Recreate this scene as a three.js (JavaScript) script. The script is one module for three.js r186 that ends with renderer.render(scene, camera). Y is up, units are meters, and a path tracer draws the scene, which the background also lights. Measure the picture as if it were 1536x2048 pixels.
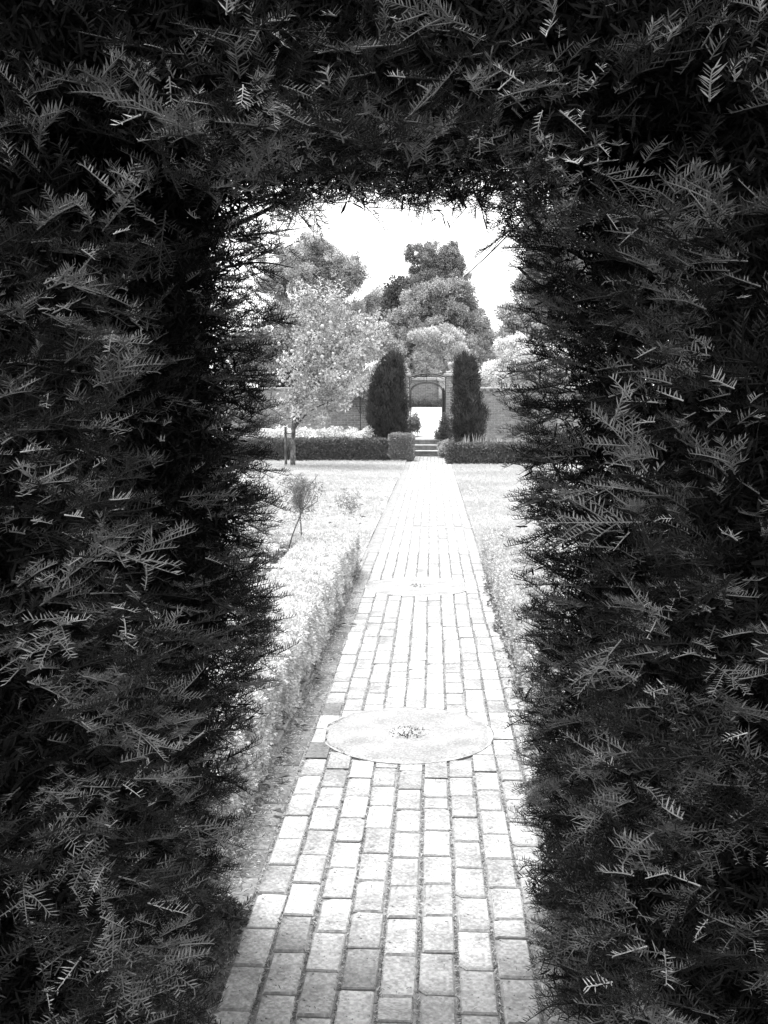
import * as THREE from 'three';
import { mergeGeometries } from 'three/addons/utils/BufferGeometryUtils.js';

// ------------------------------------------------------------------ camera, sky, sun, exposure
const scene = new THREE.Scene();
const camera = new THREE.PerspectiveCamera(54.46, 768 / 1024, 0.05, 2000);
{
  const yaw = 2.76 * Math.PI / 180, pitch = 6.22 * Math.PI / 180;
  camera.position.set(0, 1.63, 0);
  camera.lookAt(-Math.sin(yaw) * Math.cos(pitch), 1.63 - Math.sin(pitch), -Math.cos(yaw) * Math.cos(pitch));
}
// bright thin overcast, a little brighter overhead than at the horizon
const SKY_W = 256, SKY_H = 128, SKY = new Float32Array(SKY_W * SKY_H * 4);
for (let j = 0; j < SKY_H; j++) for (let i = 0; i < SKY_W; i++) {
  const e = ((j + 0.5) / SKY_H - 0.5) * Math.PI, s = Math.max(0, Math.sin(e));
  const L = e >= 0 ? 0.6 + 0.3 * s : 0.2, o = (j * SKY_W + i) * 4;
  SKY[o] = SKY[o + 1] = SKY[o + 2] = L; SKY[o + 3] = 1;
}
const sky = new THREE.DataTexture(SKY, SKY_W, SKY_H, THREE.RGBAFormat, THREE.FloatType);
sky.mapping = THREE.EquirectangularReflectionMapping; sky.magFilter = THREE.LinearFilter; sky.needsUpdate = true;
scene.background = sky; scene.environment = sky;
const sun = new THREE.DirectionalLight(0xffffff, 2.4);
sun.position.set(-6, 40, -21); sun.target.position.set(0, 0, -12);
sun.castShadow = true; sun.shadow.radius = 45; sun.shadow.mapSize.set(2048, 2048);
Object.assign(sun.shadow.camera, { left: -45, right: 45, top: 60, bottom: -60, near: 1, far: 140 });
scene.add(sun, sun.target);
const renderer = new THREE.WebGLRenderer({ antialias: true });
renderer.setSize(768, 1024);
renderer.toneMapping = THREE.LinearToneMapping; renderer.toneMappingExposure = 3.4;
renderer.shadowMap.enabled = true;

// ------------------------------------------------------------------ helpers
let seed = 7;
const rnd = () => { seed = (seed + 0x6d2b79f5) | 0; let t = Math.imul(seed ^ (seed >>> 15), 1 | seed); t = (t + Math.imul(t ^ (t >>> 7), 61 | t)) ^ t; return ((t ^ (t >>> 14)) >>> 0) / 4294967296; };
const R = (a, b) => a + (b - a) * rnd();
const gauss = () => (rnd() + rnd() + rnd() + rnd() - 2) * 1.2;
const V = (x, y, z) => new THREE.Vector3(x, y, z);
const clamp = (x, a, b) => Math.min(b, Math.max(a, x));
const used = {};
const numbered = (n) => { used[n] = (used[n] ?? -1) + 1; return used[n] ? n + '_' + String(used[n]).padStart(3, '0') : n; };
const grey = (v) => new THREE.Color().setRGB(v, v, v);
function shade(o) { o.castShadow = true; o.receiveShadow = true; return o; }
function thing(name, label, category, pos = [0, 0, 0], group) {
  const o = new THREE.Group(); o.name = numbered(name); o.position.set(...pos); scene.add(o);
  o.userData = { label, category }; if (group) o.userData.group = group; return o;
}
function part(name, geo, m, parent, kind) { const o = shade(new THREE.Mesh(geo, m)); o.name = name; parent.add(o); if (kind) o.userData.kind = kind; return o; }
function struct(name, geo, m) { const o = shade(new THREE.Mesh(geo, m)); o.name = numbered(name); o.userData = { kind: 'structure' }; scene.add(o); return o; }
const M4 = new THREE.Matrix4(), Q = new THREE.Quaternion(), UP = V(0, 1, 0), C = new THREE.Color();
// placements: {p, q, s, c}
function scatter(name, geo, m, list, parent) {
  const o = shade(new THREE.InstancedMesh(geo, m, list.length));
  list.forEach((a, i) => {
    const s = a.s ?? 1;
    o.setMatrixAt(i, M4.compose(a.p, a.q, typeof s === 'number' ? V(s, s, s) : s));
    const c = a.c ?? 1; o.setColorAt(i, C.setRGB(c, c, c));
  });
  o.name = name; o.userData.kind = 'stuff'; (parent ?? scene).add(o); return o;
}
const randQ = () => new THREE.Quaternion(gauss(), gauss(), gauss(), gauss()).normalize();
function frameQ(dir, up) { // local +z along dir, local +y as near to up as it can be
  const z = dir.clone().normalize(), x = V().crossVectors(up, z); if (x.lengthSq() < 1e-6) x.set(1, 0, 0); x.normalize();
  const y = V().crossVectors(z, x); return new THREE.Quaternion().setFromRotationMatrix(new THREE.Matrix4().makeBasis(x, y, z));
}
class Tri { // loose triangles with uv
  constructor() { this.p = []; this.u = []; }
  tri(a, b, c, uv) { this.p.push(a.x, a.y, a.z, b.x, b.y, b.z, c.x, c.y, c.z); this.u.push(...(uv ?? [0, 0, 1, 0, 0, 1])); return this; }
  quad(a, b, c, d) { this.tri(a, b, c); this.tri(a, c, d); return this; }
  geo() { const g = new THREE.BufferGeometry(); g.setAttribute('position', new THREE.Float32BufferAttribute(this.p, 3)); g.setAttribute('uv', new THREE.Float32BufferAttribute(this.u, 2)); g.computeVertexNormals(); return g; }
}
function boxUV(g, k = 1, ou = 0, ov = 0) { // uv in metres from the dominant normal
  const h = g.index ? g.toNonIndexed() : g, p = h.attributes.position, n = h.attributes.normal, u = new Float32Array(p.count * 2);
  for (let i = 0; i < p.count; i++) {
    const ax = Math.abs(n.getX(i)), ay = Math.abs(n.getY(i)), az = Math.abs(n.getZ(i));
    const [a, b] = ay >= ax && ay >= az ? [p.getX(i), p.getZ(i)] : ax >= az ? [p.getZ(i), p.getY(i)] : [p.getX(i), p.getY(i)];
    u[i * 2] = a * k + ou; u[i * 2 + 1] = b * k + ov;
  }
  h.setAttribute('uv', new THREE.BufferAttribute(u, 2)); return h;
}
function tube(pts, r0, r1, sides = 6, wob = 0) { // tapered limb
  const c = new THREE.CatmullRomCurve3(pts), n = Math.max(4, pts.length * 3), g = new THREE.TubeGeometry(c, n, 1, sides, false), p = g.attributes.position, q = V();
  for (let i = 0; i <= n; i++) {
    c.getPointAt(i / n, q); const r = (r0 + (r1 - r0) * i / n) * (1 + wob * (rnd() - 0.5));
    for (let j = 0; j <= sides; j++) { const k = i * (sides + 1) + j; p.setXYZ(k, q.x + (p.getX(k) - q.x) * r, q.y + (p.getY(k) - q.y) * r, q.z + (p.getZ(k) - q.z) * r); }
  }
  g.computeVertexNormals(); return g;
}
// value noise, tileable over n
function hash(x, y, s) { let h = Math.imul(x, 374761393) + Math.imul(y, 668265263) + Math.imul(s, 974634777); h = Math.imul(h ^ (h >>> 13), 1274126177); return ((h ^ (h >>> 16)) >>> 0) / 4294967296; }
function vnoise(x, y, per, s) {
  const x0 = Math.floor(x), y0 = Math.floor(y), fx = x - x0, fy = y - y0, u = fx * fx * (3 - 2 * fx), v = fy * fy * (3 - 2 * fy), w = (a) => ((a % per) + per) % per;
  const a = hash(w(x0), w(y0), s), b = hash(w(x0 + 1), w(y0), s), c = hash(w(x0), w(y0 + 1), s), d = hash(w(x0 + 1), w(y0 + 1), s);
  return (a + (b - a) * u) * (1 - v) + (c + (d - c) * u) * v;
}
const fbm = (x, y, per, s, o = 4) => { let t = 0, a = 0.5, k = 1, m = 0; for (let i = 0; i < o; i++) { t += a * vnoise(x * k, y * k, per * k, s + i); m += a; a *= 0.5; k *= 2; } return t / m; };
function texture(n, f, srgb) {
  const d = new Uint8Array(n * n * 4);
  for (let j = 0; j < n; j++) for (let i = 0; i < n; i++) { const v = clamp(f(i / n, j / n), 0, 1) * 255, o = (j * n + i) * 4; d[o] = d[o + 1] = d[o + 2] = v; d[o + 3] = 255; }
  const t = new THREE.DataTexture(d, n, n); t.wrapS = t.wrapT = THREE.RepeatWrapping; t.magFilter = THREE.LinearFilter; t.minFilter = THREE.LinearMipmapLinearFilter; t.generateMipmaps = true;
  if (srgb) t.colorSpace = THREE.SRGBColorSpace; t.needsUpdate = true; return t;
}
const mat = (v, o = {}) => new THREE.MeshStandardMaterial({ color: grey(v), roughness: 0.8, side: THREE.DoubleSide, ...o });
const leafMat = (v, o = {}) => new THREE.MeshPhysicalMaterial({ color: grey(v), roughness: 0.9, transmission: o.through ?? 0.35, thickness: 0, side: THREE.DoubleSide, ...(({ through, ...r }) => r)(o) });
const N3 = (x, y, z, s = 3) => (vnoise(x + 100, y + 100, 4096, s) + vnoise(y + 100, z + 200, 4096, s + 1) + vnoise(z + 200, x + 100, 4096, s + 2)) / 3;

// textures: half a metre a tile for bricks and stone
const pits = []; for (let i = 0; i < 260; i++) pits.push([rnd(), rnd(), 0.0015 + 0.007 * rnd() ** 3, rnd()]);
const pitGrid = {}; for (const p of pits) for (let a = -1; a <= 1; a++) for (let b = -1; b <= 1; b++) { const k = (((Math.floor(p[0] * 32) + a) % 32) + 32) % 32 + '_' + ((((Math.floor(p[1] * 32) + b) % 32) + 32) % 32); (pitGrid[k] ??= []).push(p); }
function pit(u, v) { let m = 0; for (const [x, y, r, t] of pitGrid[Math.floor(u * 32) + '_' + Math.floor(v * 32)] ?? []) { let dx = Math.abs(u - x), dy = Math.abs(v - y); dx = Math.min(dx, 1 - dx); dy = Math.min(dy, 1 - dy); const d = Math.hypot(dx, dy * (0.7 + 0.6 * t)) / r; if (d < 1) m = Math.max(m, (1 - d * d) * (t > 0.8 ? -1 : 1)); if (t > 0.8 && d < 1) m = -(1 - d * d); } return m; }
const brickMap = texture(1024, (u, v) => { const n = fbm(u * 6, v * 6, 6, 11, 5), f = fbm(u * 60, v * 60, 60, 31, 3), p = pit(u, v); return 0.84 + (n - 0.5) * 0.36 + (f - 0.5) * 0.42 - (p > 0 ? 0.4 * p : 0.12 * p); }, true);
const brickBump = texture(1024, (u, v) => { const n = fbm(u * 10, v * 10, 10, 41, 4), f = fbm(u * 90, v * 90, 90, 51, 3), p = pit(u, v); return 0.5 + (n - 0.5) * 0.5 + (f - 0.5) * 0.35 - 0.5 * Math.max(0, p); });
const stoneMap = texture(512, (u, v) => 0.86 + (fbm(u * 5, v * 5, 5, 61, 5) - 0.5) * 0.28 + (fbm(u * 80, v * 80, 80, 71, 2) - 0.5) * 0.3, true);
const stoneBump = texture(512, (u, v) => 0.5 + (fbm(u * 12, v * 12, 12, 81, 3) - 0.5) * 0.4 + (fbm(u * 70, v * 70, 70, 91, 3) - 0.5) * 0.7);
const soilMap = texture(512, (u, v) => 0.5 + (fbm(u * 8, v * 8, 8, 101, 5) - 0.5) * 0.6 + (fbm(u * 90, v * 90, 90, 111, 2) - 0.5) * 0.6, true);
const turfMap = texture(1024, (u, v) => 0.82 + (fbm(u * 8, v * 8, 8, 121, 4) - 0.5) * 0.3 + (fbm(u * 150, v * 150, 150, 131, 2) - 0.5) * 0.5, true);
const barkMap = texture(256, (u, v) => 0.55 + (fbm(u * 24, v * 5, 24, 141, 4) - 0.5) * 0.9, true);

// ------------------------------------------------------------------ ground
const groundY = (x, z) => z > -33.3 ? 0 : 0.5 + 1.05 * clamp((-33.3 - z) / 15, 0, 1) + 0.02 * clamp(-z - 50, 0, 200);
{
  const xs = [], zs = []; for (let x = -400; x <= 400; x += 20) xs.push(x); xs.push(-6, -3, -1.5, 1.5, 3, 6); xs.sort((a, b) => a - b);
  for (let z = 60; z >= -30; z -= 10) zs.push(z); zs.push(-33.29, -33.31); for (let z = -35; z >= -60; z -= 2.5) zs.push(z); for (let z = -80; z >= -600; z -= 40) zs.push(z);
  const p = [], u = [], ix = [];
  for (const z of zs) for (const x of xs) { p.push(x, groundY(x, z) - 0.045, z); u.push(x * 0.8, z * 0.8); }
  for (let j = 0; j + 1 < zs.length; j++) for (let i = 0; i + 1 < xs.length; i++) { const a = j * xs.length + i, b = a + xs.length; ix.push(a, a + 1, b, a + 1, b + 1, b); }
  const g = new THREE.BufferGeometry(); g.setAttribute('position', new THREE.Float32BufferAttribute(p, 3)); g.setAttribute('uv', new THREE.Float32BufferAttribute(u, 2)); g.setIndex(ix); g.computeVertexNormals();
  struct('ground', g, mat(0.16, { map: soilMap, bumpMap: soilMap, bumpScale: 0.012 }));
}
function sheet(name, x0, x1, z0, z1, y, m, k, lift) { // z0 nearer
  const g = new THREE.PlaneGeometry(x1 - x0, z0 - z1, Math.ceil((x1 - x0) * 2), Math.ceil((z0 - z1) * 2)).rotateX(-Math.PI / 2).translate((x0 + x1) / 2, 0, (z0 + z1) / 2), p = g.attributes.position;
  for (let i = 0; i < p.count; i++) p.setY(i, y + (lift ? lift(p.getX(i), p.getZ(i)) : 0));
  g.computeVertexNormals(); return struct(name, boxUV(g, k), m);
}
const lumpy = (x, z) => 0.03 * (vnoise(x * 0.9 + 50, z * 0.9 + 90, 4096, 5) - 0.5);
const turf = mat(0.42, { map: turfMap, bumpMap: turfMap, bumpScale: 0.02, roughness: 1 });
sheet('lawn', -14, -0.735, -10.25, -28.3, 0.0, turf, 0.6, lumpy);
sheet('lawn', 0.535, 14, -10.4, -27.05, 0.0, turf, 0.6, lumpy);
sheet('planting_bed', -14, -0.735, -28.3, -32.7, 0.02, mat(0.16, { map: soilMap, bumpMap: soilMap, bumpScale: 0.03 }), 0.8, lumpy);
sheet('planting_bed', 0.535, 14, -27.05, -32.7, 0.02, mat(0.16, { map: soilMap, bumpMap: soilMap, bumpScale: 0.03 }), 0.8, lumpy);
{ // grass: short blades in tufts
  const t = new Tri();
  for (let i = 0; i < 9; i++) { const a = R(0, 6.28), r = R(0, 0.02), h = R(0.018, 0.04), b = V(Math.cos(a) * r, 0, Math.sin(a) * r), d = V(gauss() * 0.02, h, gauss() * 0.02), w = V(Math.cos(a + 1) * 0.0022, 0, Math.sin(a + 1) * 0.0022); t.tri(b.clone().sub(w), b.clone().add(w), b.clone().add(d)); }
  const list = [];
  for (let i = 0; i < 52000; i++) {
    const left = rnd() < 0.6, z = -10.3 - 17.9 * rnd() ** 1.6, x = left ? R(-6.5, -0.74) : R(0.54, 3.2); if (!left && z < -26.9) continue;
    const n = vnoise(x * 1.3 + 60, z * 1.3 + 80, 4096, 9);
    list.push({ p: V(x, lumpy(x, z) - 0.002, z), q: Q.clone().setFromAxisAngle(UP, R(0, 6.28)), s: R(0.7, 1.3) * (1 + Math.max(0, -z - 10) * 0.03), c: R(0.8, 1.1) * (0.85 + 0.3 * n) });
  }
  scatter('grass', t.geo(), leafMat(0.46), list);
}

// ------------------------------------------------------------------ bricks
const brickTones = [0.27, 0.33, 0.38, 0.42, 0.46].map((v) => mat(v, { map: brickMap, bumpMap: brickBump, bumpScale: 0.004, roughness: 0.92 }));
const dirtyTones = [0.12, 0.15, 0.19].map((v) => mat(v, { map: brickMap, bumpMap: brickBump, bumpScale: 0.004, roughness: 0.95 }));
function wornBox(w, h, l, bev, jit, k, uo, vo) { // a brick: bevelled top, worn uneven corners, open below. centre of the top at y=0
  const t = new Tri(), j = () => (rnd() - 0.5) * 2 * jit, chip = [0, 0, 0, 0].map(() => rnd() < 0.12 ? R(0.006, 0.02) : 0);
  const o = [[-1, -1], [1, -1], [1, 1], [-1, 1]], top = [], mid = [], bot = [];
  o.forEach(([a, b], i) => {
    const jx = j(), jz = j(), x = a * w / 2 + jx, z = b * l / 2 + jz;
    for (const f of [0, 1]) { // two points a corner, so that a chipped corner is cut off
      const first = (i % 2 === 0) === (f === 0), cx = first ? 0 : chip[i] + bev * 0.6, cz = first ? chip[i] + bev * 0.6 : 0;
      top.push(V(x - a * (bev + cx), j() * 0.4, z - b * (bev + cz))); mid.push(V(x - a * cx, -bev * 1.1, z - b * cz)); bot.push(V(x - a * cx, -h, z - b * cz));
    }
  });
  const c = V(0, j() * 0.3, 0);
  for (let i = 0; i < 8; i++) { const n = (i + 1) % 8; t.tri(c, top[n], top[i]); t.quad(top[i], top[n], mid[n], mid[i]); t.quad(mid[i], mid[n], bot[n], bot[i]); }
  return boxUV(t.geo(), k, uo, vo);
}
const pathBrick = []; for (let i = 0; i < 14; i++) pathBrick.push(wornBox(0.0985, 0.055, 0.2075, R(0.003, 0.006), 0.0022, 2, rnd(), rnd()));
const STONES = [[-0.114, -4.80, 0.415], [-0.125, -8.80, 0.46]];
const COLS = []; for (let i = 0; i < 11; i++) COLS.push(-0.030 + 0.0555 + (i - 6) * 0.111);
const path = struct('path', boxUV(new THREE.PlaneGeometry(1.27, 35).rotateX(-Math.PI / 2).translate(-0.1, -0.008, -14.4), 0.9), mat(0.22, { map: stoneMap, bumpMap: stoneBump, bumpScale: 0.006, roughness: 1 }));
const laid = [];
COLS.forEach((cx, ci) => {
  let z = 0.6 + (ci % 2) * 0.107 + R(-0.03, 0.03);
  while (z > -30.6) {
    let L = 0.2135 * (1 + (rnd() - 0.5) * 0.02); if (rnd() < 0.03) L *= 0.52;
    const zc = z - L / 2; z -= L;
    if (Math.abs(zc + 13.1) < 0.11) continue;
    laid.push({ x: cx + gauss() * 0.003 + 0.006 * (vnoise(zc * 0.9 + 70, ci * 0.4 + 20, 4096, 17) - 0.5) * 2, z: zc, sl: (L - 0.010) / 0.2075, ci });
  }
});
for (let i = 0; i < 6; i++) laid.push({ x: -0.03 + 0.0555 + (i * 2.06 - 5.6) * 0.111, z: -13.07, sl: 1.02, ci: 3, turn: Math.PI / 2 }); // a cross course
const cutBrick = (b, S) => { // the brick's outline pushed out of the round stone
  const pts = [], w = 0.049, l = 0.104 * b.sl, N = 9;
  const edge = (x0, z0, x1, z1) => { for (let i = 0; i < N; i++) pts.push([x0 + (x1 - x0) * i / N, z0 + (z1 - z0) * i / N]); };
  edge(-w, -l, w, -l); edge(w, -l, w, l); edge(w, l, -w, l); edge(-w, l, -w, -l);
  const t = new Tri(), top = pts.map(([x, z]) => { let dx = b.x + x - S[0], dz = b.z + z - S[1]; const d = Math.hypot(dx, dz), rr = S[2] + 0.013; if (d < rr) { dx *= rr / d; dz *= rr / d; } return V(dx + S[0] - b.x, 0, dz + S[1] - b.z); });
  let area = 0; top.forEach((p, i) => { const q = top[(i + 1) % top.length]; area += (p.x * q.z - q.x * p.z) / 2; }); if (Math.abs(area) < 0.0022) return null;
  const c = V(); top.forEach((p) => c.add(p)); c.divideScalar(top.length);
  top.forEach((p, i) => { const q = top[(i + 1) % top.length], d = V(0, -0.05, 0); if (p.distanceTo(q) < 1e-5) return; t.tri(c, q, p); t.quad(p, q, q.clone().add(d), p.clone().add(d)); });
  return boxUV(t.geo(), 2, rnd(), rnd());
};
{
  laid.sort((a, b) => b.z - a.z);
  const rest = brickTones.map(() => []); let made = 0;
  for (const b of laid) {
    const S = STONES.find((s) => Math.hypot(b.x - s[0], b.z - s[1]) < s[2] + 0.13), d = S ? Math.hypot(b.x - S[0], b.z - S[1]) : 9;
    
    const dirty = b.ci === 0 || (b.ci === 1 && rnd() < 0.12), y = gauss() * 0.0018 - (b.ci === 0 ? 0.006 : 0), q = new THREE.Quaternion().setFromEuler(new THREE.Euler(gauss() * 0.006, (b.turn ?? 0) + gauss() * 0.009, gauss() * 0.008));
    const g = S ? cutBrick(b, S) : pathBrick[Math.floor(rnd() * 14)], ti = Math.floor(clamp(2.4 + gauss() * 1.3, 0, 4.99)), n = vnoise(b.x * 3 + 90, b.z * 1.2 + 90, 4096, 77);
    if (!g) continue;
    if (b.z < -2.1 && made < 300) {
      const o = part('brick', g, dirty ? dirtyTones[Math.floor(rnd() * 3)] : brickTones[clamp(ti + (n < 0.3 ? -1 : 0), 0, 4)], path); made++;
      o.position.set(b.x, y, b.z); o.quaternion.copy(q); if (!S) o.scale.set(1, 1, b.sl);
    } else rest[dirty ? 0 : ti].push(g.clone().applyMatrix4(M4.compose(V(b.x, y, b.z), q, V(1, 1, S ? 1 : b.sl))));
  }
  rest.forEach((l, i) => l.length && part('brick_paving', mergeGeometries(l), brickTones[i], path, 'stuff'));
  // edging bricks on edge along the left side
  const eg = []; for (let i = 0; i < 5; i++) eg.push(wornBox(0.05, 0.08, 0.21, 0.006, 0.003, 2, rnd(), rnd()));
  for (let z = 0.2, k = 0; z > -9.6; z -= 0.222, k++) { const o = part('edging_brick', eg[k % 5], rnd() < 0.4 ? dirtyTones[2] : brickTones[0], path); o.position.set(-0.752 + gauss() * 0.004, 0.012 + gauss() * 0.004, z); o.rotation.set(gauss() * 0.012, gauss() * 0.012, gauss() * 0.03); }
}
// millstones let into the path
function millstone(S, label) {
  const t = thing('millstone', label, 'millstone', [S[0], 0, S[1]], 'round millstones let into the brick path');
  const n = 96, rin = 0.09, prof = [[rin - 0.004, -0.05], [rin, -0.004], [rin + 0.02, 0.004], [S[2] * 0.6, 0.007], [S[2] - 0.03, 0.005], [S[2] - 0.007, 0.0], [S[2], -0.012], [S[2], -0.05]];
  const P = prof.map(([r, y], k) => { const ring = []; for (let i = 0; i < n; i++) { const a = i / n * Math.PI * 2, w = r > 0.2 ? 0.024 * (vnoise(Math.cos(a) * 2.5 + 9, Math.sin(a) * 2.5 + 9, 999, 3) - 0.5) * 2 : 0.022 * (vnoise(Math.cos(a) * 3 + 9, Math.sin(a) * 3 + 9, 999, 5) - 0.5) * 2; const chip = k >= 4 ? -0.03 * Math.max(0, vnoise(Math.cos(a) * 5 + 40, Math.sin(a) * 5 + 40, 999, 13) - 0.72) * 3 : 0; ring.push(V(Math.cos(a) * (r + w + chip), y + (k > 2 && k < 6 ? 0.004 * (vnoise(a * 3, r * 9, 999, 15) - 0.5) : 0), Math.sin(a) * (r + w + chip))); } return ring; });
  const T = new Tri(); for (let k = 0; k + 1 < P.length; k++) for (let i = 0; i < n; i++) { const j = (i + 1) % n; T.quad(P[k][i], P[k][j], P[k + 1][j], P[k + 1][i]); }
  part('stone_ring', boxUV(T.geo(), 2, rnd(), rnd()), mat(0.28, { map: stoneMap, bumpMap: stoneBump, bumpScale: 0.006, roughness: 0.9 }), t);
  const plug = new THREE.CircleGeometry(0.105, 24).rotateX(-Math.PI / 2).translate(0, -0.022, 0);
  part('soil_plug', boxUV(plug, 2), mat(0.09, { map: soilMap, bumpMap: soilMap, bumpScale: 0.02 }), t);
  const l = [], f = new Tri(); f.tri(V(-0.004, 0, 0), V(0.004, 0, 0), V(0, 0.004, 0.022)); f.tri(V(0.004, 0, 0), V(0.003, 0.002, 0.02), V(0, 0.004, 0.022));
  for (let i = 0; i < 420; i++) { const a = R(0, 6.28), r = 0.09 * Math.sqrt(rnd()); l.push({ p: V(Math.cos(a) * r, -0.02 + 0.022 * rnd(), Math.sin(a) * r), q: randQ(), s: R(0.5, 1.2), c: R(0.15, 1) }); }
  scatter('moss_and_grit', f.geo(), mat(0.14), l, t);
}
millstone(STONES[0], 'pale round millstone in the path close to the yew arch');
millstone(STONES[1], 'pale round millstone in the path farther from the yew arch');

{ // fallen needles, seeds and leaf scraps in the joints and along the edges
  const f = new Tri(); f.quad(V(-0.0012, 0, -0.009), V(0.0012, 0, -0.009), V(0.0014, 0.002, 0.002), V(-0.0014, 0.002, 0.002)); f.tri(V(-0.0014, 0.002, 0.002), V(0.0014, 0.002, 0.002), V(0, 0, 0.011));
  const l = [], joints = COLS.map((x) => x - 0.0555).concat([COLS[10] + 0.0555]);
  const add = (x, z, y, s) => { const on = STONES.some((S) => Math.hypot(x - S[0], z - S[1]) < S[2] - 0.02); if (on) return; l.push({ p: V(x, y, z), q: new THREE.Quaternion().setFromEuler(new THREE.Euler(gauss() * 0.5, R(0, 6.28), gauss() * 0.5)), s, c: rnd() < 0.35 ? R(0.5, 1) : R(0.04, 0.25) }); };
  for (let i = 0; i < 36000; i++) { const z = -1.9 - 9 * rnd() ** 1.5, x = joints[Math.floor(rnd() * 12)] + gauss() * 0.0042; add(x, z, R(-0.0075, -0.001), R(0.35, 0.9)); }
  for (let i = 0; i < 9000; i++) { const z = -2 - 7.5 * rnd() ** 1.2, x = -0.72 + Math.abs(gauss()) * 0.085; add(x, z, R(0.0005, 0.008), R(0.5, 1.15)); }
  for (let i = 0; i < 2600; i++) { const z = -2 - 4.5 * rnd() ** 1.3, x = 0.52 - Math.abs(gauss()) * 0.09; add(x, z, R(0.0005, 0.007), R(0.5, 1.15)); }
  for (let i = 0; i < 1500; i++) { add(R(-0.6, 0.5), -2 - 7 * rnd() ** 1.3, 0.003, R(0.3, 0.8)); }
  for (const S of STONES) for (let i = 0; i < 900; i++) { const a = R(0, 6.28), r = S[2] + 0.008 + gauss() * 0.004; add(S[0] + Math.cos(a) * r, S[1] + Math.sin(a) * r, R(-0.012, -0.002), R(0.3, 0.7)); }
  scatter('fallen_needles', f.geo(), mat(0.4), l);
}

// ------------------------------------------------------------------ yew shoots
const NEEDLE = { dark: [] };
function needleTo(T, b, dir, side, len, w, bend) { // a flat needle: three faces, bent
  const mid = b.clone().addScaledVector(dir, len * 0.55).addScaledVector(bend, len * 0.04), tip = b.clone().addScaledVector(dir, len).addScaledVector(bend, len * 0.16);
  const s0 = side.clone().multiplyScalar(w * 0.3), s1 = side.clone().multiplyScalar(w * 0.5);
  T.quad(b.clone().sub(s0), b.clone().add(s0), mid.clone().add(s1), mid.clone().sub(s1)); T.tri(mid.clone().sub(s1), mid.clone().add(s1), tip);
}
function shootInto(T, W, o, dir, up, L, o2 = {}) { // needles into T, twig into W
  const pts = [], sag = R(-0.16, 0.08), sideS = R(-0.12, 0.12), d = dir.clone().normalize(), s = V().crossVectors(up, d).normalize(), u = V().crossVectors(d, s);
  for (let i = 0; i <= 4; i++) { const t = i / 4; pts.push(o.clone().addScaledVector(d, L * t).addScaledVector(u, sag * L * t * t).addScaledVector(s, sideS * L * t * t)); }
  W.push(tube(pts, 0.0016, 0.0007, 4));
  const c = new THREE.CatmullRomCurve3(pts), step = 0.0033, n = Math.floor(L / step), V0 = R(0.25, 0.95), NL = (o2.len ?? 0.0195) * R(0.8, 1.2);
  for (let i = 1; i <= n; i++) {
    const t = i / n, p = c.getPointAt(Math.min(1, t)), tan = c.getTangentAt(Math.min(1, t)), sd = V().crossVectors(u, tan).normalize(), uu = V().crossVectors(tan, sd);
    if (rnd() < 0.1) continue;
    const k = i % 2 ? 1 : -1, fwd = 0.2 + 0.55 * rnd() + 0.7 * Math.max(0, t - 0.75) * 4 * 0.6, el = V0 + gauss() * 0.34;
    const nd = sd.clone().multiplyScalar(k * Math.cos(el)).addScaledVector(uu, Math.sin(el)).addScaledVector(tan, fwd).normalize();
    const side = V().crossVectors(nd, uu).normalize().multiplyScalar(1), len = NL * (t > 0.85 ? 1 - (t - 0.85) * 1.8 : 1) * (t < 0.15 ? 0.6 + t * 2.6 : 1) * R(0.62, 1.14);
    const tw = gauss() * 0.5; side.applyAxisAngle(nd, tw);
    needleTo(T, p, nd, side, len, 0.0023, uu.clone().multiplyScalar(R(-1, 1.2)).addScaledVector(tan, R(-0.5, 1)));
  }
}
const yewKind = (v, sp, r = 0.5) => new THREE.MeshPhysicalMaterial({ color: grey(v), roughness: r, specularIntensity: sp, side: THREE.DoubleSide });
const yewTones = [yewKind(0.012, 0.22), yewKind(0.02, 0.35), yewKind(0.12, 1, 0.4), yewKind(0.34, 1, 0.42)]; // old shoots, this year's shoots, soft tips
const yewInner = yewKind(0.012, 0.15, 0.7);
const twigMat = mat(0.07, { roughness: 0.8 }), barkDark = mat(0.13, { map: barkMap, bumpMap: barkMap, bumpScale: 0.01 });
const singles = [], sprays = [];
const join = (T, W) => mergeGeometries([T.geo(), ...W.map((g) => { const h = g.toNonIndexed(); return h; })]);
for (let i = 0; i < 9; i++) { const T = new Tri(), W = []; shootInto(T, W, V(), V(0, 0, 1), UP, R(0.03, 0.075)); singles.push(join(T, W)); }
for (let i = 0; i < 9; i++) { // a spray: a leading shoot with side shoots, lying nearly flat
  const T = new Tri(), W = [], L = R(0.09, 0.16); shootInto(T, W, V(), V(0, 0, 1), UP, L);
  const n = 3 + Math.floor(rnd() * 4);
  for (let k = 0; k < n; k++) { const s = k % 2 ? 1 : -1, t = 0.12 + 0.6 * k / n + R(0, 0.1); shootInto(T, W, V(0, 0, L * t), V(s * R(0.5, 0.9), R(-0.15, 0.3), R(0.5, 1)), UP, L * R(0.3, 0.55)); }
  sprays.push(join(T, W));
}

// ------------------------------------------------------------------ the yew hedge with its archway
const ZF = -1.72, ZB = -3.08, HTOP = 2.85;
const hedge = thing('yew_hedge', 'dark clipped yew hedge with an archway cut through it over the brick path', 'hedge', [0, 0, -2.4]);
const rel = (v) => V(v.x, v.y, v.z + 2.4);
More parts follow.
